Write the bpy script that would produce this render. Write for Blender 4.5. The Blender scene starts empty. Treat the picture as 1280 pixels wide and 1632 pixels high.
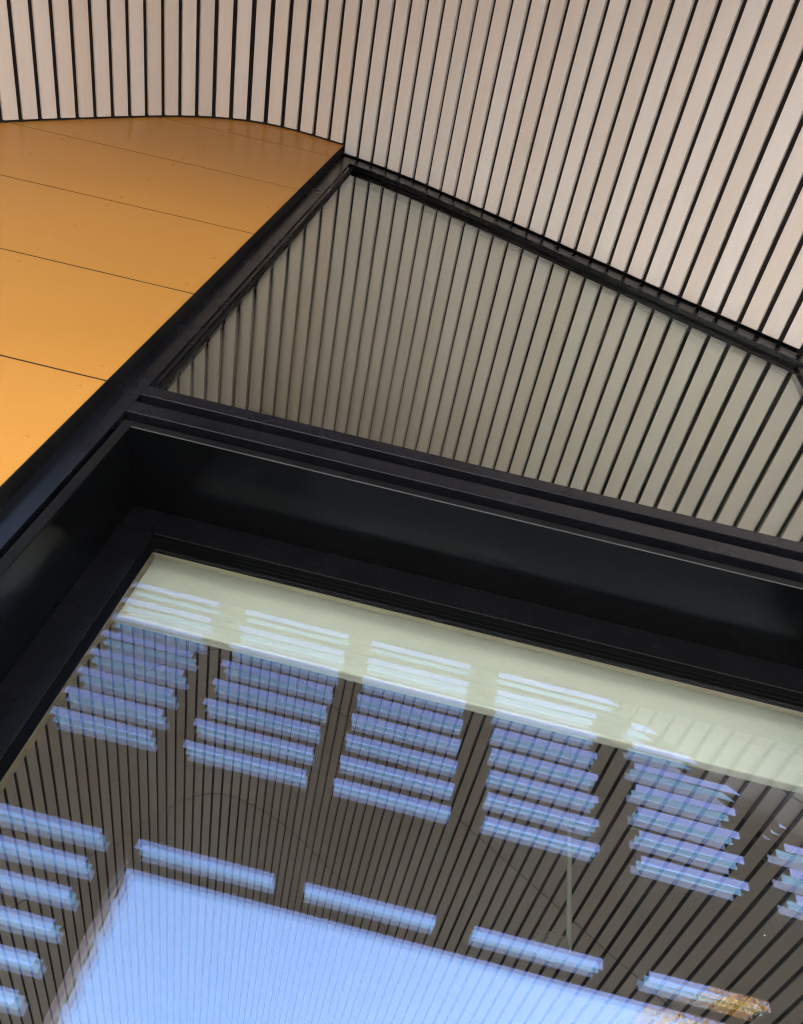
import bpy, bmesh, math, random
import numpy as np
from mathutils import Vector, Matrix

random.seed(7)
rng = np.random.default_rng(7)
SC = bpy.context.scene
COL = SC.collection

# ---------------------------------------------------------------- camera, world, sun, exposure
S = 0.5            # metres per layout unit (the facade stands 3 units in front of the camera)
CZ = 1.6           # camera height above the ground, metres


def P(x, y, z):
    return Vector((x * S, y * S, z * S + CZ))


cam = bpy.data.cameras.new('camera')
cam.sensor_fit = 'VERTICAL'
cam.sensor_height = 36.0
cam.lens = 1313.73 / 1632 * 36
cam.clip_start = 0.02
cam.clip_end = 2000
cam_o = bpy.data.objects.new('camera', cam)
COL.objects.link(cam_o)
R0 = ((0.9712625, -0.168795, 0.16780166), (0.23564414, 0.78113613, -0.57818525), (-0.03348116, 0.60111113, 0.79846379))
M = Matrix.Identity(4)
for i in range(3):
    M[i][0] = R0[0][i]
    M[i][1] = -R0[1][i]
    M[i][2] = -R0[2][i]
M.translation = Vector((0, 0, CZ))
cam_o.matrix_world = M
SC.camera = cam_o

SUN_EL = math.radians(36)
SUN_AZ = math.radians(110)          # clockwise from +Y towards +X
wd = bpy.data.worlds.new('World')
SC.world = wd
wd.use_nodes = True
nt = wd.node_tree
nt.nodes.clear()
sky = nt.nodes.new('ShaderNodeTexSky')
sky.sky_type = 'NISHITA'
sky.sun_disc = False
sky.sun_elevation = SUN_EL
sky.sun_rotation = SUN_AZ
bgn = nt.nodes.new('ShaderNodeBackground')
bgn.inputs['Strength'].default_value = 0.088
wo = nt.nodes.new('ShaderNodeOutputWorld')
nt.links.new(sky.outputs[0], bgn.inputs[0])
nt.links.new(bgn.outputs[0], wo.inputs[0])

sun = bpy.data.lights.new('sun', 'SUN')
sun.energy = 4.6
sun.angle = math.radians(0.5)
sun.color = (1.0, 0.95, 0.89)
sun_o = bpy.data.objects.new('sun', sun)
COL.objects.link(sun_o)
to_sun = Vector((math.sin(SUN_AZ) * math.cos(SUN_EL), math.cos(SUN_AZ) * math.cos(SUN_EL), math.sin(SUN_EL)))
sun_o.rotation_euler = to_sun.to_track_quat('Z', 'Y').to_euler()
sun_o.location = to_sun * 60

SC.view_settings.view_transform = 'Standard'
SC.view_settings.look = 'None'
SC.view_settings.exposure = 3.46
SC.view_settings.gamma = 1.0
SC.view_settings.use_curve_mapping = False
SC.render.engine = 'CYCLES'
SC.cycles.use_denoising = True
SC.cycles.use_adaptive_sampling = False
SC.cycles.filter_width = 1.2
SC.cycles.max_bounces = 12
SC.cycles.diffuse_bounces = 7
SC.cycles.glossy_bounces = 6
SC.cycles.transparent_max_bounces = 24
SC.cycles.sample_clamp_indirect = 12


# ---------------------------------------------------------------- materials
def new_mat(name):
    m = bpy.data.materials.new(name)
    m.use_nodes = True
    t = m.node_tree
    t.nodes.clear()
    out = t.nodes.new('ShaderNodeOutputMaterial')
    return m, t, out


def N(t, kind, **kw):
    n = t.nodes.new(kind)
    for k, v in kw.items():
        setattr(n, k, v)
    return n


def mathn(t, op, a, b=None):
    n = t.nodes.new('ShaderNodeMath')
    n.operation = op
    for i, v in enumerate((a, b)):
        if v is None:
            continue
        if isinstance(v, (int, float)):
            n.inputs[i].default_value = v
        else:
            t.links.new(v, n.inputs[i])
    return n.outputs[0]


def ramp(t, src, stops):
    r = t.nodes.new('ShaderNodeValToRGB')
    el = r.color_ramp.elements
    while len(el) < len(stops):
        el.new(0.5)
    for e, (p, c) in zip(el, stops):
        e.position = p
        e.color = (c[0], c[1], c[2], 1) if not isinstance(c, (int, float)) else (c, c, c, 1)
    t.links.new(src, r.inputs[0])
    return r.outputs[0]


def mixc(t, fac, a, b, mode='MIX'):
    n = t.nodes.new('ShaderNodeMix')
    n.data_type = 'RGBA'
    n.blend_type = mode
    for idx, v in ((0, fac), (6, a), (7, b)):
        if isinstance(v, (int, float)):
            n.inputs[idx].default_value = v
        elif isinstance(v, tuple):
            n.inputs[idx].default_value = (*v, 1)
        else:
            t.links.new(v, n.inputs[idx])
    return n.outputs[2]


def coords(t, scale, kind='Object'):
    tc = t.nodes.new('ShaderNodeTexCoord')
    mp = t.nodes.new('ShaderNodeMapping')
    mp.inputs['Scale'].default_value = scale
    t.links.new(tc.outputs[kind], mp.inputs[0])
    return mp.outputs[0], mp


def noise(t, vec, scale, detail=4, rough=0.55):
    n = t.nodes.new('ShaderNodeTexNoise')
    n.inputs['Scale'].default_value = scale
    n.inputs['Detail'].default_value = detail
    n.inputs['Roughness'].default_value = rough
    t.links.new(vec, n.inputs['Vector'])
    return n.outputs[0]


def bump(t, h, strength, dist):
    b = t.nodes.new('ShaderNodeBump')
    b.inputs['Strength'].default_value = strength
    b.inputs['Distance'].default_value = dist
    t.links.new(h, b.inputs['Height'])
    return b.outputs[0]


def principled(t, out, **kw):
    b = t.nodes.new('ShaderNodeBsdfPrincipled')
    for k, v in kw.items():
        s = b.inputs[k]
        if isinstance(v, tuple):
            s.default_value = (*v, 1) if len(v) == 3 else v
        elif isinstance(v, (int, float)):
            s.default_value = v
        else:
            t.links.new(v, s)
    t.links.new(b.outputs[0], out.inputs[0])
    return b


def timber(name, dark, light, warm, rough=0.55):
    """whitewashed boards: each board has its own tint, long grain along the board"""
    m, t, out = new_mat(name)
    oi = N(t, 'ShaderNodeObjectInfo')
    v, mp = coords(t, (14.0, 1.1, 14.0))
    off = t.nodes.new('ShaderNodeVectorMath')
    off.operation = 'SCALE'
    cmb = t.nodes.new('ShaderNodeCombineXYZ')
    for i in range(3):
        t.links.new(oi.outputs['Random'], cmb.inputs[i])
    t.links.new(cmb.outputs[0], off.inputs[0])
    off.inputs['Scale'].default_value = 37.0
    t.links.new(off.outputs[0], mp.inputs['Location'])
    g1 = noise(t, v, 1.6, 5, 0.6)
    v2, mp2 = coords(t, (90.0, 2.2, 90.0))
    t.links.new(off.outputs[0], mp2.inputs['Location'])
    g2 = noise(t, v2, 1.0, 3, 0.6)
    base = mixc(t, ramp(t, oi.outputs['Random'], [(0.0, 0.0), (1.0, 1.0)]), dark, light)
    rnd2 = mathn(t, 'FRACT', mathn(t, 'MULTIPLY', oi.outputs['Random'], 17.31))
    base = mixc(t, mathn(t, 'MULTIPLY', mathn(t, 'POWER', rnd2, 2.0), 0.8), base, warm)
    col = mixc(t, ramp(t, g1, [(0.35, 0.0), (0.7, 0.3)]), base, dark)
    grain = ramp(t, g2, [(0.3, 0.955), (0.62, 1.0)])
    col = mixc(t, 1.0, col, grain, 'MULTIPLY')
    # a few knots and specks
    vo = t.nodes.new('ShaderNodeTexVoronoi')
    v3, mp3 = coords(t, (9.0, 5.0, 9.0))
    t.links.new(off.outputs[0], mp3.inputs['Location'])
    t.links.new(v3, vo.inputs['Vector'])
    vo.inputs['Scale'].default_value = 1.6
    knot = ramp(t, vo.outputs['Distance'], [(0.03, 1.0), (0.055, 0.0)])
    sel = mathn(t, 'GREATER_THAN', vo.outputs['Color'], 0.62)
    col = mixc(t, mathn(t, 'MULTIPLY', mathn(t, 'MULTIPLY', knot, sel), 0.6), col, (0.13, 0.1, 0.08))
    nb = bump(t, g2, 0.25, 0.0015)
    principled(t, out, **{'Base Color': col, 'Roughness': rough, 'Normal': nb, 'Specular IOR Level': 0.35})
    return m


def metal_paint(name, color, rough, spec=0.5, streak=0.1, coat=0.0):
    m, t, out = new_mat(name)
    v, _ = coords(t, (3.0, 3.0, 3.0), 'Object')
    n1 = noise(t, v, 2.0, 5, 0.6)
    v2, _ = coords(t, (60.0, 60.0, 60.0), 'Object')
    n2 = noise(t, v2, 8.0, 2, 0.5)
    c2 = tuple(min(1, c * (1 + streak)) for c in color)
    c1 = tuple(c * (1 - streak) for c in color)
    col = mixc(t, ramp(t, n1, [(0.35, 0.0), (0.65, 1.0)]), c1, c2)
    rr = ramp(t, n1, [(0.3, max(0.02, rough - 0.05)), (0.7, rough + 0.06)])
    principled(t, out, **{'Base Color': col, 'Roughness': rr, 'Specular IOR Level': spec, 'Coat Weight': coat, 'Coat Roughness': 0.15})
    return m


def plain(name, color, rough=0.8, var=0.12, scale=4.0, spec=0.3):
    m, t, out = new_mat(name)
    v, _ = coords(t, (1, 1, 1))
    n1 = noise(t, v, scale, 6, 0.6)
    col = mixc(t, ramp(t, n1, [(0.3, 0.0), (0.7, 1.0)]), tuple(c * (1 - var) for c in color), tuple(min(1, c * (1 + var)) for c in color))
    principled(t, out, **{'Base Color': col, 'Roughness': rough, 'Specular IOR Level': spec})
    return m


def sheet_glass(name, tint, through, f0=0.04, dust=False):
    """one thin pane: both faces' Fresnel reflection off a coated sheet, the rest passes straight through"""
    m, t, out = new_mat(name)
    geo = N(t, 'ShaderNodeNewGeometry')
    dp = t.nodes.new('ShaderNodeVectorMath')
    dp.operation = 'DOT_PRODUCT'
    t.links.new(geo.outputs['Normal'], dp.inputs[0])
    t.links.new(geo.outputs['Incoming'], dp.inputs[1])
    c = mathn(t, 'ABSOLUTE', dp.outputs['Value'])
    k = mathn(t, 'POWER', mathn(t, 'SUBTRACT', 1.0, c), 5.0)
    r = mathn(t, 'ADD', mathn(t, 'MULTIPLY', k, 1 - f0), f0)
    r2 = mathn(t, 'DIVIDE', mathn(t, 'MULTIPLY', r, 2.0), mathn(t, 'ADD', r, 1.0))
    tr = N(t, 'ShaderNodeBsdfTransparent')
    tr.inputs[0].default_value = (*through, 1)
    gl = N(t, 'ShaderNodeBsdfGlossy')
    gl.inputs['Roughness'].default_value = 0.0
    gl.inputs['Color'].default_value = (*tint, 1)
    mx = N(t, 'ShaderNodeMixShader')
    t.links.new(r2, mx.inputs[0])
    t.links.new(tr.outputs[0], mx.inputs[1])
    t.links.new(gl.outputs[0], mx.inputs[2])
    last = mx.outputs[0]
    if dust:
        v, _ = coords(t, (1, 1, 1))
        vo = t.nodes.new('ShaderNodeTexVoronoi')
        vo.inputs['Scale'].default_value = 17.0
        t.links.new(v, vo.inputs['Vector'])
        sp = t.nodes.new('ShaderNodeSeparateColor')
        t.links.new(vo.outputs['Color'], sp.inputs[0])
        rad = mathn(t, 'ADD', mathn(t, 'MULTIPLY', mathn(t, 'POWER', sp.outputs[0], 2.0), 0.032), 0.012)
        keep = mathn(t, 'LESS_THAN', sp.outputs[1], 0.45)
        spot = mathn(t, 'MULTIPLY', mathn(t, 'LESS_THAN', vo.outputs['Distance'], rad), keep)
        pat = ramp(t, noise(t, v, 3.0, 3), [(0.42, 0.1), (0.6, 1.0)])
        vo2 = t.nodes.new('ShaderNodeTexVoronoi')
        vo2.inputs['Scale'].default_value = 4.2
        t.links.new(v, vo2.inputs['Vector'])
        spot2 = mathn(t, 'LESS_THAN', vo2.outputs['Distance'], 0.0105)
        fac = mathn(t, 'ADD', mathn(t, 'MULTIPLY', mathn(t, 'MULTIPLY', spot, pat), 0.16), mathn(t, 'MULTIPLY', spot2, 0.9))
        film = mathn(t, 'MULTIPLY', ramp(t, noise(t, v, 2.2, 6, 0.7), [(0.4, 0.0), (0.75, 1.0)]), 0.016)
        fac = mathn(t, 'ADD', fac, film)
        df = N(t, 'ShaderNodeBsdfDiffuse')
        df.inputs[0].default_value = (0.62, 0.6, 0.55, 1)
        m2 = N(t, 'ShaderNodeMixShader')
        t.links.new(fac, m2.inputs[0])
        t.links.new(last, m2.inputs[1])
        t.links.new(df.outputs[0], m2.inputs[2])
        last = m2.outputs[0]
    t.links.new(last, out.inputs[0])
    return m


MAT = {}
MAT['batten'] = timber('whitewashed_timber', (0.565, 0.507, 0.462), (0.655, 0.602, 0.570), (0.62, 0.53, 0.465))
MAT['black_felt'] = plain('black_backing_felt', (0.012, 0.010, 0.010), 0.95)
MAT['black_metal'] = metal_paint('black_powder_coat', (0.003, 0.003, 0.004), 0.26, 0.3)
MAT['black_face'] = metal_paint('black_semi_gloss_coat', (0.005, 0.0055, 0.008), 0.24, 0.6)
MAT['black_satin'] = metal_paint('black_satin_metal', (0.002, 0.0023, 0.0026), 0.17, 0.11)
MAT['black_matt'] = metal_paint('black_matt_seal', (0.004, 0.004, 0.0042), 0.55, 0.15, 0.4)
MAT['edge_highlight'] = metal_paint('painted_edge_highlight', (0.06, 0.06, 0.062), 0.3, 0.6)  # edge highlight put into the colour as a lighter grey
MAT['cream'] = plain('cream_paint', (0.585, 0.630, 0.580), 0.6, 0.02)
MAT['beige'] = plain('beige_lining', (0.5, 0.46, 0.36), 0.6, 0.04)
MAT['shaded_lining'] = plain('shaded_lining', (0.22, 0.19, 0.145), 0.6, 0.06)  # the beige lining again, shade on the jamb put into its colour
MAT['screen'] = timber('dark_stained_timber', (0.030, 0.024, 0.020), (0.045, 0.036, 0.030), (0.05, 0.033, 0.022), 0.6)
MAT['screen_post'] = plain('brown_timber_post', (0.050, 0.040, 0.031), 0.6, 0.15)
MAT['room_wall'] = plain('room_plaster', (0.68, 0.63, 0.56), 0.85, 0.05)
MAT['room_floor'] = plain('room_floor_timber', (0.62, 0.52, 0.40), 0.5, 0.15, 2.0)
MAT['dark_wall'] = plain('dark_render', (0.11, 0.10, 0.095), 0.8, 0.1)
MAT['roof'] = plain('roof_membrane', (0.12, 0.12, 0.12), 0.85)
MAT['rod'] = metal_paint('pale_grey_rod', (0.7, 0.72, 0.68), 0.4)
MAT['bark'] = plain('bark', (0.09, 0.065, 0.045), 0.9, 0.3, 12)

# golden orange cladding sheets
m, t, out = new_mat('golden_orange_sheet')
oi = N(t, 'ShaderNodeObjectInfo')
v, mp = coords(t, (1.0, 1.0, 1.0))
n1 = noise(t, v, 2.2, 5, 0.55)
v2, _ = coords(t, (2.5, 2.5, 220.0))
n2 = noise(t, v2, 1.0, 3, 0.5)
base = mixc(t, ramp(t, n1, [(0.3, 0.0), (0.7, 1.0)]), (0.450, 0.203, 0.035), (0.475, 0.217, 0.040))
base = mixc(t, mathn(t, 'MULTIPLY', oi.outputs['Random'], 0.35), base, (0.48, 0.222, 0.044))
base = mixc(t, 1.0, base, ramp(t, n2, [(0.35, 0.97), (0.65, 1.0)]), 'MULTIPLY')
principled(t, out, **{'Base Color': base, 'Roughness': ramp(t, n1, [(0.3, 0.34), (0.7, 0.42)]), 'Specular IOR Level': 0.3,
                      'Normal': bump(t, n1, 0.05, 0.004)})
MAT['orange'] = m
MAT['orange_rivet'] = metal_paint('golden_orange_rivet', (0.430, 0.196, 0.032), 0.4, 0.25)

# paving and ground
m, t, out = new_mat('pale_ground')
v, _ = coords(t, (1, 1, 1))
n1 = noise(t, v, 0.25, 6, 0.6)
n2 = noise(t, v, 9.0, 4, 0.6)
br = t.nodes.new('ShaderNodeTexBrick')
br.inputs['Scale'].default_value = 1.0
br.inputs['Brick Width'].default_value = 0.6
br.inputs['Row Height'].default_value = 0.3
br.inputs['Mortar Size'].default_value = 0.006
br.inputs['Color1'].default_value = (0.52, 0.50, 0.465, 1)
br.inputs['Color2'].default_value = (0.47, 0.45, 0.42, 1)
br.inputs['Mortar'].default_value = (0.17, 0.16, 0.14, 1)
t.links.new(v, br.inputs['Vector'])
col = mixc(t, 1.0, br.outputs[0], ramp(t, n1, [(0.3, 0.82), (0.7, 1.0)]), 'MULTIPLY')
col = mixc(t, 1.0, col, ramp(t, n2, [(0.3, 0.88), (0.7, 1.0)]), 'MULTIPLY')
principled(t, out, **{'Base Color': col, 'Roughness': 0.8})
MAT['ground'] = m
MAT['shaded_porch_paving'] = plain('shaded_porch_paving', (0.30, 0.285, 0.26), 0.8, 0.12, 3.0)  # coloured darker than the ground to stand for shade under the porch

# autumn leaves
m, t, out = new_mat('autumn_leaf')
geo = N(t, 'ShaderNodeNewGeometry')
lc = ramp(t, geo.outputs['Random Per Island'], [(0.0, (0.46, 0.22, 0.04)), (0.3, (0.72, 0.42, 0.08)), (0.7, (0.84, 0.58, 0.15)), (1.0, (0.88, 0.70, 0.30))])
d = N(t, 'ShaderNodeBsdfDiffuse')
tl = N(t, 'ShaderNodeBsdfTranslucent')
t.links.new(lc, d.inputs[0])
t.links.new(lc, tl.inputs[0])
mx = N(t, 'ShaderNodeMixShader')
mx.inputs[0].default_value = 0.5
t.links.new(d.outputs[0], mx.inputs[1])
t.links.new(tl.outputs[0], mx.inputs[2])
t.links.new(mx.outputs[0], out.inputs[0])
MAT['leaf'] = m

# the three panes of the glazing unit carry different coatings
MAT['pane_front'] = sheet_glass('glass_front_pane', (0.65, 0.66, 1.0), (0.975, 0.975, 0.95), 0.055, dust=True)
MAT['pane_mid'] = sheet_glass('glass_middle_pane', (0.54, 0.85, 1.0), (0.965, 0.97, 0.945), 0.056)
MAT['clear_front'] = sheet_glass('clear_front_pane', (0.85, 0.93, 0.93), (0.975, 0.975, 0.95), 0.045, dust=True)
MAT['clear_mid'] = sheet_glass('clear_middle_pane', (0.9, 0.93, 0.9), (0.945, 0.97, 0.945), 0.045)
MAT['clear_back'] = sheet_glass('clear_back_pane', (0.9, 0.85, 0.8), (0.945, 0.97, 0.945), 0.03)
MAT['pane_back'] = sheet_glass('glass_back_pane', (0.76, 0.74, 0.95), (0.965, 0.97, 0.945), 0.056)

m, t, out = new_mat('smoked_disc_glass')
principled(t, out, **{'Base Color': (0.55, 0.55, 0.5), 'Roughness': 0.25, 'Alpha': 0.3})
MAT['disc'] = m


# ---------------------------------------------------------------- helpers
def link(name, me, mat=None, parent=None, kind=None):
    o = bpy.data.objects.new(name, me)
    COL.objects.link(o)
    if mat is not None and me is not None and not me.materials:
        me.materials.append(MAT[mat])
    if parent is not None:
        o.parent = parent
        o.matrix_parent_inverse = parent.matrix_world.inverted() if parent.matrix_world != Matrix.Identity(4) else Matrix.Identity(4)
    if kind:
        o['kind'] = kind
    return o


def thing(name, label, cat, group=None):
    o = bpy.data.objects.new(name, None)
    o.empty_display_size = 0.2
    COL.objects.link(o)
    o['label'] = label
    o['category'] = cat
    if group:
        o['group'] = group
    return o


def bm_mesh(name, bm, smooth=False):
    bmesh.ops.recalc_face_normals(bm, faces=bm.faces)
    me = bpy.data.meshes.new(name)
    bm.to_mesh(me)
    bm.free()
    if smooth:
        for p in me.polygons:
            p.use_smooth = True
    return me


def add_box(bm, a, b, bev=0.0):
    """box between two corners given in layout units"""
    c = [(x, y, z) for x in (a[0], b[0]) for y in (a[1], b[1]) for z in (a[2], b[2])]
    vs = [bm.verts.new(P(*q)) for q in c]
    idx = [(0, 1, 3, 2), (4, 6, 7, 5), (0, 4, 5, 1), (2, 3, 7, 6), (0, 2, 6, 4), (1, 5, 7, 3)]
    fs = [bm.faces.new([vs[i] for i in f]) for f in idx]
    if bev:
        es = list({e for f in fs for e in f.edges})
        bmesh.ops.bevel(bm, geom=es, offset=bev * S, segments=2, affect='EDGES', profile=0.5)


def box(name, a, b, mat, parent=None, bev=0.0, kind=None):
    bm = bmesh.new()
    add_box(bm, a, b, bev)
    return link(name, bm_mesh(name, bm), mat, parent, kind)


def add_prism(bm, poly, y0, y1):
    """polygon in (x,z) layout units, pushed from y0 to y1"""
    n = len(poly)
    A = [bm.verts.new(P(x, y0, z)) for x, z in poly]
    B = [bm.verts.new(P(x, y1, z)) for x, z in poly]
    bm.faces.new(A)
    bm.faces.new(B[::-1])
    for i in range(n):
        j = (i + 1) % n
        bm.faces.new((A[j], A[i], B[i], B[j]))


def prism(name, poly, y0, y1, mat, parent=None, kind=None, bev=0.0):
    bm = bmesh.new()
    add_prism(bm, poly, y0, y1)
    if bev:
        bmesh.ops.bevel(bm, geom=list(bm.edges), offset=bev * S, segments=2, affect='EDGES', profile=0.5)
    return link(name, bm_mesh(name, bm), mat, parent, kind)


def add_tube(bm, pts, radii, n=8):
    rings = []
    for i, (p, r) in enumerate(zip(pts, radii)):
        p = Vector(p)
        d = (Vector(pts[min(i + 1, len(pts) - 1)]) - Vector(pts[max(i - 1, 0)])).normalized()
        a = d.orthogonal().normalized()
        b = d.cross(a)
        rings.append([bm.verts.new(p + (a * math.cos(k * 2 * math.pi / n) + b * math.sin(k * 2 * math.pi / n)) * r) for k in range(n)])
    for r0, r1 in zip(rings, rings[1:]):
        for k in range(n):
            bm.faces.new((r0[k], r0[(k + 1) % n], r1[(k + 1) % n], r1[k]))
    bm.faces.new(rings[0][::-1])
    bm.faces.new(rings[-1])


# ---------------------------------------------------------------- the wavy roof profile z = h(x), the same along the whole depth
CTRL = [(-9.0, 5.05), (-8.0, 6.42), (-7.0, 7.83), (-5.878, 9.446), (-5.623, 9.825), (-5.346, 10.215), (-5.062, 10.612), (-4.784, 10.986),
        (-4.487, 11.340), (-4.14, 11.655), (-3.739, 11.885), (-3.509, 11.94), (-3.271, 11.952), (-3.033, 11.935), (-2.799, 11.89), (-2.575, 11.83),
        (-2.232, 11.735), (-1.75, 11.54), (-1.23, 11.277), (-0.827, 11.02), (-0.431, 10.773), (-0.02, 10.520), (0.371, 10.27),
        (0.965, 9.878), (2.124, 9.115), (3.292, 8.385), (5.0, 7.30), (7.0, 6.03), (9.0, 4.75)]
_x = np.linspace(CTRL[0][0], CTRL[-1][0], 3601)
_z = np.interp(_x, [c[0] for c in CTRL], [c[1] for c in CTRL])
_k = np.exp(-0.5 * (np.arange(-60, 61) / 26.0) ** 2)
_k /= _k.sum()
_zp = np.concatenate([_z[0] + (np.arange(-60, 0)) * (_z[1] - _z[0]), _z, _z[-1] + np.arange(1, 61) * (_z[-1] - _z[-2])])
_z = np.convolve(_zp, _k, 'valid')
_s = np.concatenate([[0], np.cumsum(np.hypot(np.diff(_x), np.diff(_z)))])
XL, XR = CTRL[0][0], CTRL[-1][0]


def h(x):
    return float(np.interp(x, _x, _z))


def x_of_s(s):
    return float(np.interp(s, _s, _x))


def s_of_x(x):
    return float(np.interp(x, _x, _s))


def prof(x0, x1, step=0.12, off=0.0):
    n = max(2, int((x1 - x0) / step) + 1)
    return [(x, h(x) + off) for x in np.linspace(x0, x1, n)]


def slab(x0, x1, lo, hi, step=0.2):
    a = prof(x0, x1, step, lo)
    b = prof(x0, x1, step, hi)
    return a, b


def profile_sheet(name, y0, y1, lo, hi, mat, parent=None, kind=None, x0=XL, x1=XR):
    """a bent slab that follows the roof wave between two offsets"""
    a, b = slab(x0, x1, lo, hi)
    bm = bmesh.new()
    rows = [[bm.verts.new(P(x, y, z)) for x, z in c] for c, y in ((a, y0), (a, y1), (b, y1), (b, y0))]
    for r in range(4):
        q0, q1 = rows[r], rows[(r + 1) % 4]
        for i in range(len(a) - 1):
            bm.faces.new((q0[i], q0[i + 1], q1[i + 1], q1[i]))
    bm.faces.new([r[0] for r in rows])
    bm.faces.new([r[-1] for r in rows][::-1])
    return link(name, bm_mesh(name, bm), mat, parent, kind)


PITCH = 0.2353
BW = 0.178         # visible width of one batten
BT = 0.052          # its thickness
YF = 3.0            # face of the orange cladding
YC = 3.10           # face of the window framing
YG = 3.78           # outer pane of the deep window
YS = -1.235          # inner face of the slatted end screen
XM0, XM1 = -2.327, -2.147    # the mullion by the cladding
XR0, XR1 = 3.27, 3.47        # the mullion at the other end
GROUND = -CZ / S

# ---------------------------------------------------------------- ground, roof, room
bm = bmesh.new()
q = 400.0
for p in ((-q, -q), (q, -q), (q, q), (-q, q)):
    bm.verts.new((p[0], p[1], 0.0))
bm.faces.new(bm.verts)
link('ground', bm_mesh('ground', bm), 'ground', None, 'structure')

YB = 36.0
profile_sheet('roof', YS - 0.1, YB + 0.5, 0.33, 0.8, 'roof', None, 'structure', XL - 0.0, XR)
box('floor', (XL, 3.9, GROUND - 0.05), (XR, YB, GROUND + 0.02), 'room_floor', None, 0, 'structure')
box('wall', (XL - 0.3, YB, 1.8), (XR + 0.3, YB + 0.4, 13.2), 'room_wall', None, 0, 'structure')  # unseen far wall, left open low down to let daylight onto the ceiling
box('wall', (XL - 0.3, YS - 0.1, GROUND), (XL, 3.3, h(XL) + 0.8), 'dark_wall', None, 0, 'structure')
box('wall', (XL - 0.3, 3.302, GROUND), (XL, YB - 0.003, h(XL) + 0.8), 'room_wall', None, 0, 'structure')
box('wall', (XR, YS - 0.1, GROUND), (XR + 0.3, 3.01, h(XR) + 0.8), 'room_wall', None, 0, 'structure')  # unseen porch end wall, added to keep the sun out and even the soffit
box('wall', (XR, 3.02, GROUND), (XR + 0.3, YB - 0.003, h(XR) + 0.8), 'dark_wall', None, 0, 'structure')
# plain wall to the right of the glazing
box('porch_floor', (XL, YS - 0.1, GROUND - 0.02), (XR, 3.05, GROUND + 0.012), 'shaded_porch_paving', None, 0, 'structure')
prism('wall', [(XR1 + 0.002, GROUND), (XR, GROUND)] + prof(XR1 + 0.002, XR, 0.3, 0.02)[::-1], 3.02, 3.5, 'dark_wall', None, 'structure')
# wall core behind the orange cladding
prism('wall', [(XL, GROUND), (XM0 - 0.06, GROUND)] + prof(XL, XM0 - 0.06, 0.2, 0.02)[::-1], 3.06, 3.5, 'dark_wall', None, 'structure')


# ---------------------------------------------------------------- battens
def batten_mesh(name, length):
    bm = bmesh.new()
    w, tk, b = BW * S / 2, BT * S, 0.0022
    pts = [(-w, tk), (-w, b), (-w + b, 0), (w - b, 0), (w, b), (w, tk)]
    A = [bm.verts.new((x, 0, z)) for x, z in pts]
    B = [bm.verts.new((x, length * S, z)) for x, z in pts]
    bm.faces.new(A)
    bm.faces.new(B[::-1])
    for i in range(len(pts)):
        j = (i + 1) % len(pts)
        bm.faces.new((A[j], A[i], B[i], B[j]))
    return bm_mesh(name, bm)


def batten_place(o, sc, y0):
    x = x_of_s(sc)
    e = 0.06
    a = math.atan2(h(x + e) - h(x - e), 2 * e)
    o.location = P(x, y0, h(x))
    o.rotation_euler = (0, -a, 0)


S_GAP = s_of_x(-5.878)
k0 = int(math.ceil((_s[0] - S_GAP) / PITCH)) + 1
k1 = int((_s[-1] - S_GAP) / PITCH) - 1
centres = [S_GAP + (k + 0.5) * PITCH for k in range(k0, k1)]

soffit = thing('porch_soffit', 'wavy soffit of pale whitewashed timber battens over the porch, outside the glass', 'soffit')
profile_sheet('backing', YS + 0.012, 3.095, BT + 0.012, 0.30, 'black_felt', soffit)
me_l = batten_mesh('batten_beside_cladding', 2.972 - YS - 0.006)
me_r = batten_mesh('batten_beside_glass', 3.085 - YS - 0.006)
for sc in centres:
    x = x_of_s(sc)
    near_glass = XM0 - 0.02 < x < XR1
    o = link('batten', me_r if near_glass else me_l, 'batten', soffit)
    batten_place(o, sc, YS + 0.006)

ceiling = thing('room_ceiling', 'timber batten ceiling inside the room, seen dimly through the glass', 'ceiling')
profile_sheet('backing', 3.32, YB - 0.01, BT + 0.012, 0.30, 'black_felt', ceiling)
joints = [3.36, 8.27, 13.72, 19.15, YB - 0.02]
for r in range(4):
    y0, y1 = joints[r] + 0.019, joints[r + 1] - 0.019
    me = batten_mesh('ceiling_batten_%s' % ('abcd'[r]), y1 - y0)
    me.name = 'ceiling_batten'
    if r < 3:
        for sc in centres:
            if r == 0 and x_of_s(sc) < -7.0:
                continue
            o = link('batten', me, 'batten', ceiling)
            batten_place(o, sc, y0)
    else:
        bm = bmesh.new()
        for sc in centres:
            x = x_of_s(sc)
            a = math.atan2(h(x + .06) - h(x - .06), .12)
            T = Matrix.Translation(P(x, y0, h(x))) @ Matrix.Rotation(-a, 4, 'Y')
            b2 = bmesh.new()
            b2.from_mesh(me)
            b2.transform(T)
            tmp = bpy.data.meshes.new('tmp')
            b2.to_mesh(tmp)
            b2.free()
            bm.from_mesh(tmp)
            bpy.data.meshes.remove(tmp)
        o = link('far_battens', bm_mesh('far_battens', bm), 'batten', ceiling, 'stuff')

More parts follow.
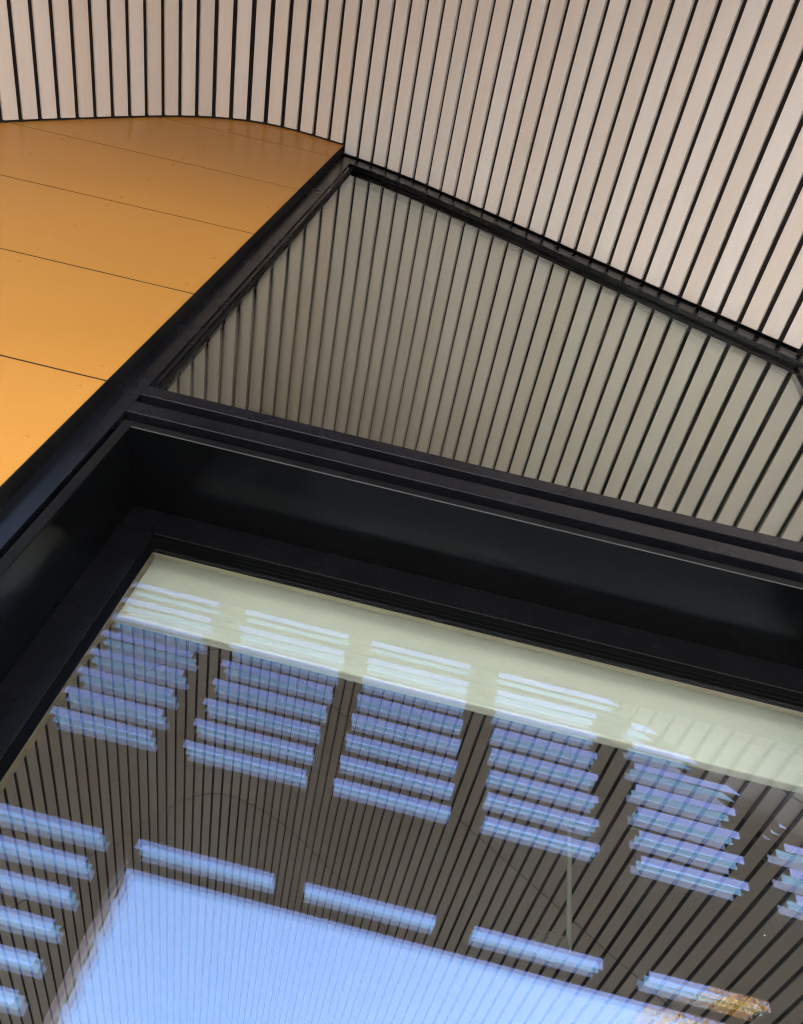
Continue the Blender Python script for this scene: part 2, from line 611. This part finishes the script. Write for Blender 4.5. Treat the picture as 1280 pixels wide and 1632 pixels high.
# ---------------------------------------------------------------- orange cladding
clad = thing('orange_cladding', 'golden orange riveted metal panels on the wall left of the black window frame', 'cladding')
seams = [GROUND, -1.82, -0.20, 1.41, 3.02, 4.64, 6.245, 7.865, 9.52, 11.15, 12.2]
riv = bmesh.new()
bmesh.ops.create_uvsphere(riv, u_segments=12, v_segments=6, radius=0.018 * S)
for vv in riv.verts:
    vv.co.y *= 0.3
rivet_me = bm_mesh('rivet', riv, True)
wsh = bmesh.new()
g = 0.010
for z0, z1 in zip(seams, seams[1:]):
    top = []
    xs = np.linspace(XL, XM0 - 0.012, 60)
    xs = [x for x in xs if h(x) + 0.03 > z0 + g + 0.02]
    if not xs:
        continue
    # left end where the roof wave comes down through this course
    if xs[0] > XL:
        lo, hi_ = xs[0] - 0.13, xs[0]
        for _ in range(30):
            mid = (lo + hi_) / 2
            if h(mid) + 0.03 > z0 + g:
                hi_ = mid
            else:
                lo = mid
        xs = [hi_] + xs
    poly = [(xs[-1], z0 + g)]
    for x in xs[::-1]:
        poly.append((x, min(z1 - g, h(x) + 0.03)))
    if poly[-1][1] > z0 + g + 0.004:
        poly.append((xs[0], z0 + g))
    cl = [poly[0]]
    for pz in poly[1:]:
        if math.hypot(pz[0] - cl[-1][0], pz[1] - cl[-1][1]) > 1e-4:
            cl.append(pz)
    # drop points in the middle of straight runs
    keep = []
    for i, pz in enumerate(cl):
        a, b = cl[i - 1], cl[(i + 1) % len(cl)]
        if abs((b[0] - a[0]) * (pz[1] - a[1]) - (b[1] - a[1]) * (pz[0] - a[0])) > 1e-5:
            keep.append(pz)
    pan = prism('panel', keep, YF, YF + 0.025, 'orange', clad)
    zz = [z0 + 0.15, (z0 + z1) / 2, z1 - 0.15]
    for rx in (-2.46, -3.78, -5.10, -6.42):
        for rz in zz:
            if rz < h(rx) - 0.12:
                o = link('rivet', rivet_me, 'orange_rivet', pan)
                o.location = P(rx, YF - 0.001, rz)
for zs_ in seams[1:-1]:
    xl_ = next((x for x in np.linspace(XL, XM0 - 0.02, 120) if h(x) > zs_ + 0.02), None)
    if xl_ is not None:
        box('joint_seal', (xl_, YF + 0.0025, zs_ - 0.0095), (XM0 - 0.013, YF + 0.02, zs_ + 0.0095), 'black_felt', clad)
box('edge_trim', (XM0 - 0.010, YF - 0.004, GROUND), (XM0 + 0.002, YC + 0.02, h(XM0) + 0.02), 'black_matt', clad, 0.003)
prism('head_closer', [(XL, h(XL) - 0.02)] + prof(XL, XM0 - 0.012, 0.12, 0.02)[1:] + prof(XL, XM0 - 0.012, 0.12, 0.07)[::-1], 2.975, 2.998, 'black_felt', clad)

# ---------------------------------------------------------------- framing: mullions, transom
for x0, x1, lab in ((XM0 + 0.004, XM1, 'tall black metal mullion beside the orange panels'),
                    (XR0, XR1, 'black metal mullion at the right-hand end of the sloping upper glass')):
    mu = thing('mullion', lab, 'mullion', 'black mullions beside the glass')
    zt = min(h(x0), h(x1)) + 0.06
    box('cover_cap', (x0, YC + 0.012, GROUND), (x1, YC + 0.10, zt), 'black_face', mu, 0.004)
    box('box_section', (x0 + 0.012, YC + 0.1005, GROUND), (x1 - 0.004, 3.34, zt), 'black_metal', mu, 0.0)

tr = thing('transom', 'black double-finned transom between the sloping upper glass and the deep window', 'transom')
XA, XB = XM1 + 0.006, XR0 - 0.004
box('fin', (XA, YC, 4.735), (XB, YC + 0.10, 4.855), 'black_face', tr, 0.004)
box('fin', (XA, YC, 4.495), (XB, YC + 0.10, 4.63), 'black_face', tr, 0.004)
box('web', (XA, YC + 0.101, 4.405), (XB, 3.60, 4.84), 'black_matt', tr)

# ---------------------------------------------------------------- upper window
upw = thing('upper_window', 'sloping-topped upper glass between the batten soffit and the double-finned transom', 'window')


def rail(name, x0, x1, lo, hi, y0, y1, mat, bev=0.0):
    poly = prof(x0, x1, 0.4, lo) + prof(x0, x1, 0.4, hi)[::-1]
    return prism(name, poly, y0, y1, mat, upw, None, bev)


rail('top_rail', XM1 - 0.03, XR0, -0.215, 0.05, YC + 0.010, YC + 0.14, 'black_satin')
rail('rail_cap', XM1, XR0, -0.335, -0.218, YC - 0.004, YC + 0.045, 'black_metal', 0.004)
rail('glazing_seal', XM1, XR0, -0.345, -0.22, YC + 0.0455, YC + 0.058, 'black_matt')
box('side_bead', (XM1 + 0.001, YC + 0.03, 4.856), (-2.105, YC + 0.056, 11.4), 'black_metal', upw, 0.003)
box('side_bead', (-2.104, YC + 0.042, 4.856), (-2.078, YC + 0.058, 11.35), 'black_matt', upw, 0.003)
box('side_bead', (XR0 - 0.06, YC + 0.03, 4.856), (XR0 - 0.001, YC + 0.056, 8.1), 'black_metal', upw, 0.003)


def pane(name, mat, parent, yk, ax, x0c, az, z0c, x0, x1, zlo, ztop, nx=28, nz=28):
    bm = bmesh.new()
    gv = []
    for i in range(nx + 1):
        x = x0 + (x1 - x0) * i / nx
        zt = ztop(x)
        col_ = []
        for j in range(nz + 1):
            z = zlo + (zt - zlo) * j / nz
            y = yk + 0.5 * ax * (x - x0c) ** 2 + 0.5 * az * (z - z0c) ** 2
            col_.append(bm.verts.new(P(x, y, z)))
        gv.append(col_)
    for i in range(nx):
        for j in range(nz):
            bm.faces.new((gv[i][j], gv[i + 1][j], gv[i + 1][j + 1], gv[i][j + 1]))
    me = bm_mesh(name, bm, True)
    return link(name, me, mat, parent)


zt_up = lambda x: h(x) - 0.30
pane('glass_pane', 'clear_front', upw, YC + 0.062, 0.0013, 1.0, 0, 0, -2.11, XR0 - 0.01, 4.80, zt_up)
pane('glass_pane', 'clear_mid', upw, YC + 0.092, 0.0030, 1.0, 0.0012, 7.2, -2.11, XR0 - 0.01, 4.80, zt_up)
pane('glass_pane', 'clear_back', upw, YC + 0.122, 0.0045, 1.1, 0.0018, 7.2, -2.11, XR0 - 0.01, 4.80, zt_up)

# ---------------------------------------------------------------- deep window
dw = thing('deep_window', 'large window set deep in a black metal reveal, reflecting blue sky through slots', 'window')
XJ = -2.022          # left reveal face
XJR = 3.20           # right reveal face
ZH = 4.312           # reveal head
YSASH = 3.735
# outer flange
box('flange', (-2.104, YC + 0.006, GROUND), (XJ - 0.008, YC + 0.05, 4.3995), 'black_matt', dw, 0.003)
box('flange', (XJ - 0.0075, YC + 0.006, ZH + 0.008), (XR0 - 0.004, YC + 0.05, 4.3995), 'black_matt', dw, 0.003)
box('reveal_jamb', (XJ - 0.008, YC - 0.006, GROUND), (XJ, YSASH + 0.05, ZH), 'black_satin', dw, 0.003)
box('reveal_jamb', (XJR, YC - 0.006, GROUND), (XJR + 0.04, YSASH + 0.05, ZH), 'black_satin', dw, 0.003)
box('reveal_head', (XJ - 0.008, YC - 0.006, ZH + 0.0005), (XJR + 0.04, YSASH + 0.05, ZH + 0.008), 'black_satin', dw, 0.0028)
box('reveal_packer', (-2.10, YC + 0.051, GROUND), (XJ - 0.0085, YSASH + 0.05, 4.39), 'black_matt', dw)
box('head_packer', (XJ - 0.007, YC + 0.051, ZH + 0.0085), (XR0 - 0.004, YSASH + 0.05, 4.40), 'black_matt', dw)
# sash with mitred corner
SJ, SHZ = -1.772, 4.0715
prism('sash_head', [(XJ + 0.002, ZH - 0.002), (XJR, ZH - 0.002), (XJR - 0.24, SHZ), (SJ + 0.001, SHZ)], YSASH, YSASH + 0.028, 'black_metal', dw, None, 0.003)
prism('sash_jamb', [(XJ + 0.001, GROUND), (XJ + 0.001, ZH - 0.003), (SJ - 0.002, SHZ - 0.003), (SJ - 0.002, GROUND)], YSASH, YSASH + 0.028, 'black_metal', dw, None, 0.003)
prism('sash_jamb', [(XJR - 0.24, GROUND), (XJR - 0.24, SHZ - 0.001), (XJR - 0.001, ZH - 0.003), (XJR - 0.001, GROUND)], YSASH, YSASH + 0.028, 'black_metal', dw, None, 0.003)
for ya, yb, dz in ((0.020, 0.034, 0.036), (0.026, 0.038, 0.070), (0.032, 0.0435, 0.100)):
    box('glazing_bead', (XJ + 0.01, YSASH + ya, SHZ - dz), (XJR - 0.01, YSASH + yb, SHZ - dz + 0.050), 'black_satin', dw, 0.0015)
    dx = dz * 0.47
    box('glazing_bead', (SJ + dx - 0.030, YSASH + ya, GROUND), (SJ + dx, YSASH + yb, SHZ - dz - 0.0005), 'black_satin', dw, 0.0015)
ZG, XG = 3.9675, -1.7235
box('spacer', (XJ + 0.01, YSASH + 0.029, SHZ - 0.04), (XJR - 0.01, 3.865, 4.30), 'black_matt', dw)
box('spacer', (XJ + 0.01, YSASH + 0.029, GROUND), (-1.7655, 3.865, SHZ - 0.041), 'black_matt', dw)
PX0, PZ1 = -1.760, SHZ - 0.045
pane('glass_pane', 'pane_front', dw, YG, 0, 0, 0, 0, PX0, XJR - 0.1, GROUND + 0.1, lambda x: PZ1)
pane('glass_pane', 'pane_mid', dw, YG + 0.03, 0.00311, 0.492, 0.00120, 0.90, PX0, XJR - 0.1, GROUND + 0.1, lambda x: PZ1, 40, 40)
pane('glass_pane', 'pane_back', dw, YG + 0.07, 0.00567, 0.372, 0.00069, -1.277, PX0, XJR - 0.1, GROUND + 0.1, lambda x: PZ1, 40, 40)
# beige lining on the room side, the jamb copy darkened for shade
box('room_lining', (-1.86, 3.885, 4.081), (XJR - 0.1, 3.958, 4.30), 'beige', dw, 0.003)
box('room_lining', (-1.86, 3.885, GROUND), (-1.772, 3.965, 4.0805), 'shaded_lining', dw, 0.003)
box('highlight_strip', (XJ, YC - 0.012, ZH - 0.002), (XJR, YC - 0.0065, ZH + 0.004), 'edge_highlight', dw)  # thin strip painted lighter to stand for the highlight along the reveal head

bulk = thing('bulkhead', 'plain cream bulkhead strip along the top of the deep window, inside the room', 'bulkhead')
box('face_board', (-1.86, 3.975, 3.506), (XR0 + 0.5, 4.05, 4.40), 'cream', bulk, 0.012)
# wall over the deep window inside, closes the transom zone
box('wall', (XM0 + 0.01, 3.605, 4.41), (XR1, 3.93, 4.60), 'room_wall', None, 0, 'structure')

# ---------------------------------------------------------------- slim hanging rod inside the room
rod = thing('hanging_rod', 'slim pale vertical rod with two smoked discs hanging inside the room', 'pendant')
bm = bmesh.new()
add_tube(bm, [P(2.355, 8.0, 4.24), P(2.355, 8.0, 5.62)], [0.027 * S, 0.027 * S], 12)
link('rod', bm_mesh('rod', bm, False), 'rod', rod)
bm = bmesh.new()
add_tube(bm, [P(2.355, 8.0, 5.60), P(2.355, 8.0, h(2.355) + 0.02)], [0.003 * S, 0.003 * S], 8)
link('wire', bm_mesh('wire', bm, False), 'black_metal', rod)
for (cx, cz, rr, tilt) in ((2.45, 5.70, 0.18, 0.5), (2.18, 4.27, 0.17, -0.9)):
    bm = bmesh.new()
    bmesh.ops.create_cone(bm, cap_ends=True, segments=40, radius1=rr * S, radius2=rr * S, depth=0.012 * S)
    bm.transform(Matrix.Translation(P(cx, 8.0, cz)) @ Matrix.Rotation(tilt, 4, 'Y') @ Matrix.Rotation(math.pi / 2.6, 4, 'X'))
    dsk = link('disc', bm_mesh('disc', bm), 'disc', rod)
    bm = bmesh.new()
    ring = [Vector((rr * S * math.cos(q_), rr * S * math.sin(q_), 0)) for q_ in np.linspace(0, 2 * math.pi, 41)]
    add_tube(bm, ring, [0.0035 * S] * 41, 6)
    bm.transform(Matrix.Translation(P(cx, 8.0, cz)) @ Matrix.Rotation(tilt, 4, 'Y') @ Matrix.Rotation(math.pi / 2.6, 4, 'X'))
    link('rim', bm_mesh('rim', bm), 'rod', dsk)

# ---------------------------------------------------------------- slatted end screen with the big opening (behind the camera, seen in the glass)
scr = thing('slatted_screen', 'dark slatted end screen with sky slots and one wide opening, mirrored in the deep window', 'screen')
ROW = 0.3445
SLOT = 0.134
ZTOP0 = 8.51
OPL, OPR, OPT = -2.235, 8.6, ZTOP0 - ROW * 12
OP2L, OP2R, OPT2 = -8.7, -4.60, ZTOP0 - ROW * 9  # second opening, out of view, added to light the left of the soffit
cols = []
for k in range(-2, 6):
    x0 = -4.035 + 1.885 * k
    cols.append((x0, x0 + 1.36 + 0.03 * k if k > 0 else x0 + 1.33))
cols = [(-7.80, -6.46), (-5.92, -4.58), (-4.12, -2.705), (-2.235, -0.725), (-0.37, 1.12), (1.54, 2.99), (3.49, 4.84), (5.40, 6.75), (7.25, 8.55)]
slot_tops = [ZTOP0 - ROW * k for k in range(8)] + [4.735 - ROW * k for k in range(-0, 23)]
solid_from, solid_to = ZTOP0 - ROW * 7 - SLOT, 4.735


def span(z):
    xs = [x for x in np.linspace(XL, XR, 721) if h(x) > z]
    return (xs[0], xs[-1]) if xs else None


# horizontal boards: one per course, between slots
z = ZTOP0 + ROW * 11
while z > GROUND + 0.05:
    zb, ztp = z, z + ROW - SLOT            # a board sits above each slot top
    if zb > GROUND:
        sp = span(ztp - 0.28)
        if sp:
            a, b = sp
            runs = [(a, b)]
            if zb < OPT - 0.05:
                runs = [(a, OPL + 0.004), (OPR, b)]
            if zb < OPT2 - 0.05:
                runs = [(a, OP2L), (OP2R, runs[0][1])] + runs[1:]
            for r0, r1 in runs:
                if r1 - r0 > 0.15:
                    box('board', (r0, YS - 0.03, max(zb, GROUND + 0.01)), (r1, YS, ztp), 'screen', scr)
    z -= ROW
yb0, yb1 = YS - 0.085, YS - 0.0305
# posts fill the slots between the bays
gaps = [(XL, cols[0][0])] + [(cols[i][1], cols[i + 1][0]) for i in range(len(cols) - 1)] + [(cols[-1][1], XR)]
for i, (a, b) in enumerate(gaps):
    zt = min(h(a), h(b)) + 0.1
    if a >= OPL and b <= OPR:
        box('post', (a, yb0, OPT + 0.07), (b, yb1 - 0.011, min(zt, 8.6)), 'screen', scr)
    elif abs(b - OPL) < 0.01:
        box('post', (a, yb0, GROUND), (b - 0.055, yb1 - 0.011, min(zt, 8.6)), 'screen', scr)
        box('opening_jamb', (b - 0.07, YS + 0.001, GROUND), (b - 0.014, YS + 0.40, OPT + 0.02), 'screen_post', scr, 0.004)
    elif b < OP2R and a > OP2L:
        box('post', (a, yb0, OPT2 + 0.002), (b, yb1 - 0.011, min(zt, 8.6)), 'screen', scr)
    else:
        box('post', (a, yb0, GROUND), (b, yb1 - 0.011, min(zt, 8.6)), 'screen', scr)
# solid band between the two sets of slots, and the gable above
box('band_panel', (OP2R + 0.02, yb1 - 0.01, solid_to + 0.035), (XR, yb1 - 0.002, solid_from), 'screen', scr)
gx0, gx1 = span(ZTOP0 + 0.04)
prism('gable_panel', [(gx0, ZTOP0 + 0.04)] + prof(gx0, gx1, 0.1, 0.25) + [(gx1, ZTOP0 + 0.04)], yb1 - 0.010, yb1 - 0.002, 'screen', scr)
# edge trim where slots die into the roof wave
prism('soffit_edge', prof(XL, XR, 0.15, 0.0) + prof(XL, XR, 0.15, 0.33)[::-1], YS + 0.0005, YS + 0.005, 'black_felt', scr)

# ---------------------------------------------------------------- autumn tree outside, mirrored in the glass
tree = thing('autumn_tree', 'golden autumn tree in sunlight, mirrored at the lower right of the glass', 'tree')
TX, TY = 20.0, -24.0
bm = bmesh.new()
add_tube(bm, [P(TX, TY, GROUND), P(TX + 0.1, TY, 2), P(TX - 0.1, TY + 0.1, 7), P(TX + 0.1, TY, 13), P(TX, TY, 17.5)],
         [0.30, 0.24, 0.18, 0.09, 0.02], 12)
link('trunk', bm_mesh('trunk', bm, True), 'bark', tree)
tips = []
for k in range(34):
    z0 = random.uniform(3.5, 14)
    a = k * 2.4 + random.uniform(-.3, .3)
    L = random.uniform(3.5, 7.0) * (1.1 - max(0, z0 - 8) / 9)
    up = random.uniform(0.25, 0.9)
    p0 = P(TX, TY, z0)
    mid = P(TX + math.cos(a) * L * .5, TY + math.sin(a) * L * .5, z0 + L * up * .35)
    end = P(TX + math.cos(a) * L, TY + math.sin(a) * L, z0 + L * up)
    bm = bmesh.new()
    add_tube(bm, [p0, mid, end], [0.06, 0.035, 0.01], 6)
    link('limb', bm_mesh('limb', bm), 'bark', tree)
    tips += [mid, end, (mid + end) / 2]
cent = np.array(P(TX, TY, 12.4))
rad = np.array((8.0, 8.0, 7.2)) * S
clumps = [np.array(tp) for tp in tips]
while len(clumps) < 560:
    dv = rng.normal(size=3)
    dv /= np.linalg.norm(dv)
    clumps.append(cent + dv * rad * rng.uniform(0.35, 0.97) ** 0.6)
verts, faces = [], []
for c in clumps:
    cr = rng.uniform(0.28, 0.62)
    for _ in range(int(190 * cr / 0.45)):
        p = c + rng.normal(size=3) * cr * 0.55
        if np.sum(((p - cent) / (rad * 1.06)) ** 2) > 1:
            continue
        n = rng.normal(size=3)
        n /= np.linalg.norm(n)
        a = np.cross(n, rng.normal(size=3))
        a /= np.linalg.norm(a)
        b = np.cross(n, a)
        L, W = rng.uniform(0.028, 0.05), rng.uniform(0.018, 0.03)
        i = len(verts)
        verts += [tuple(p - a * L), tuple(p + b * W + n * 0.012), tuple(p + a * L), tuple(p - b * W + n * 0.012)]
        faces.append((i, i + 1, i + 2, i + 3))
me = bpy.data.meshes.new('crown')
me.from_pydata(verts, [], faces)
me.update()
link('crown', me, 'leaf', tree)
print('objects', len(bpy.data.objects))
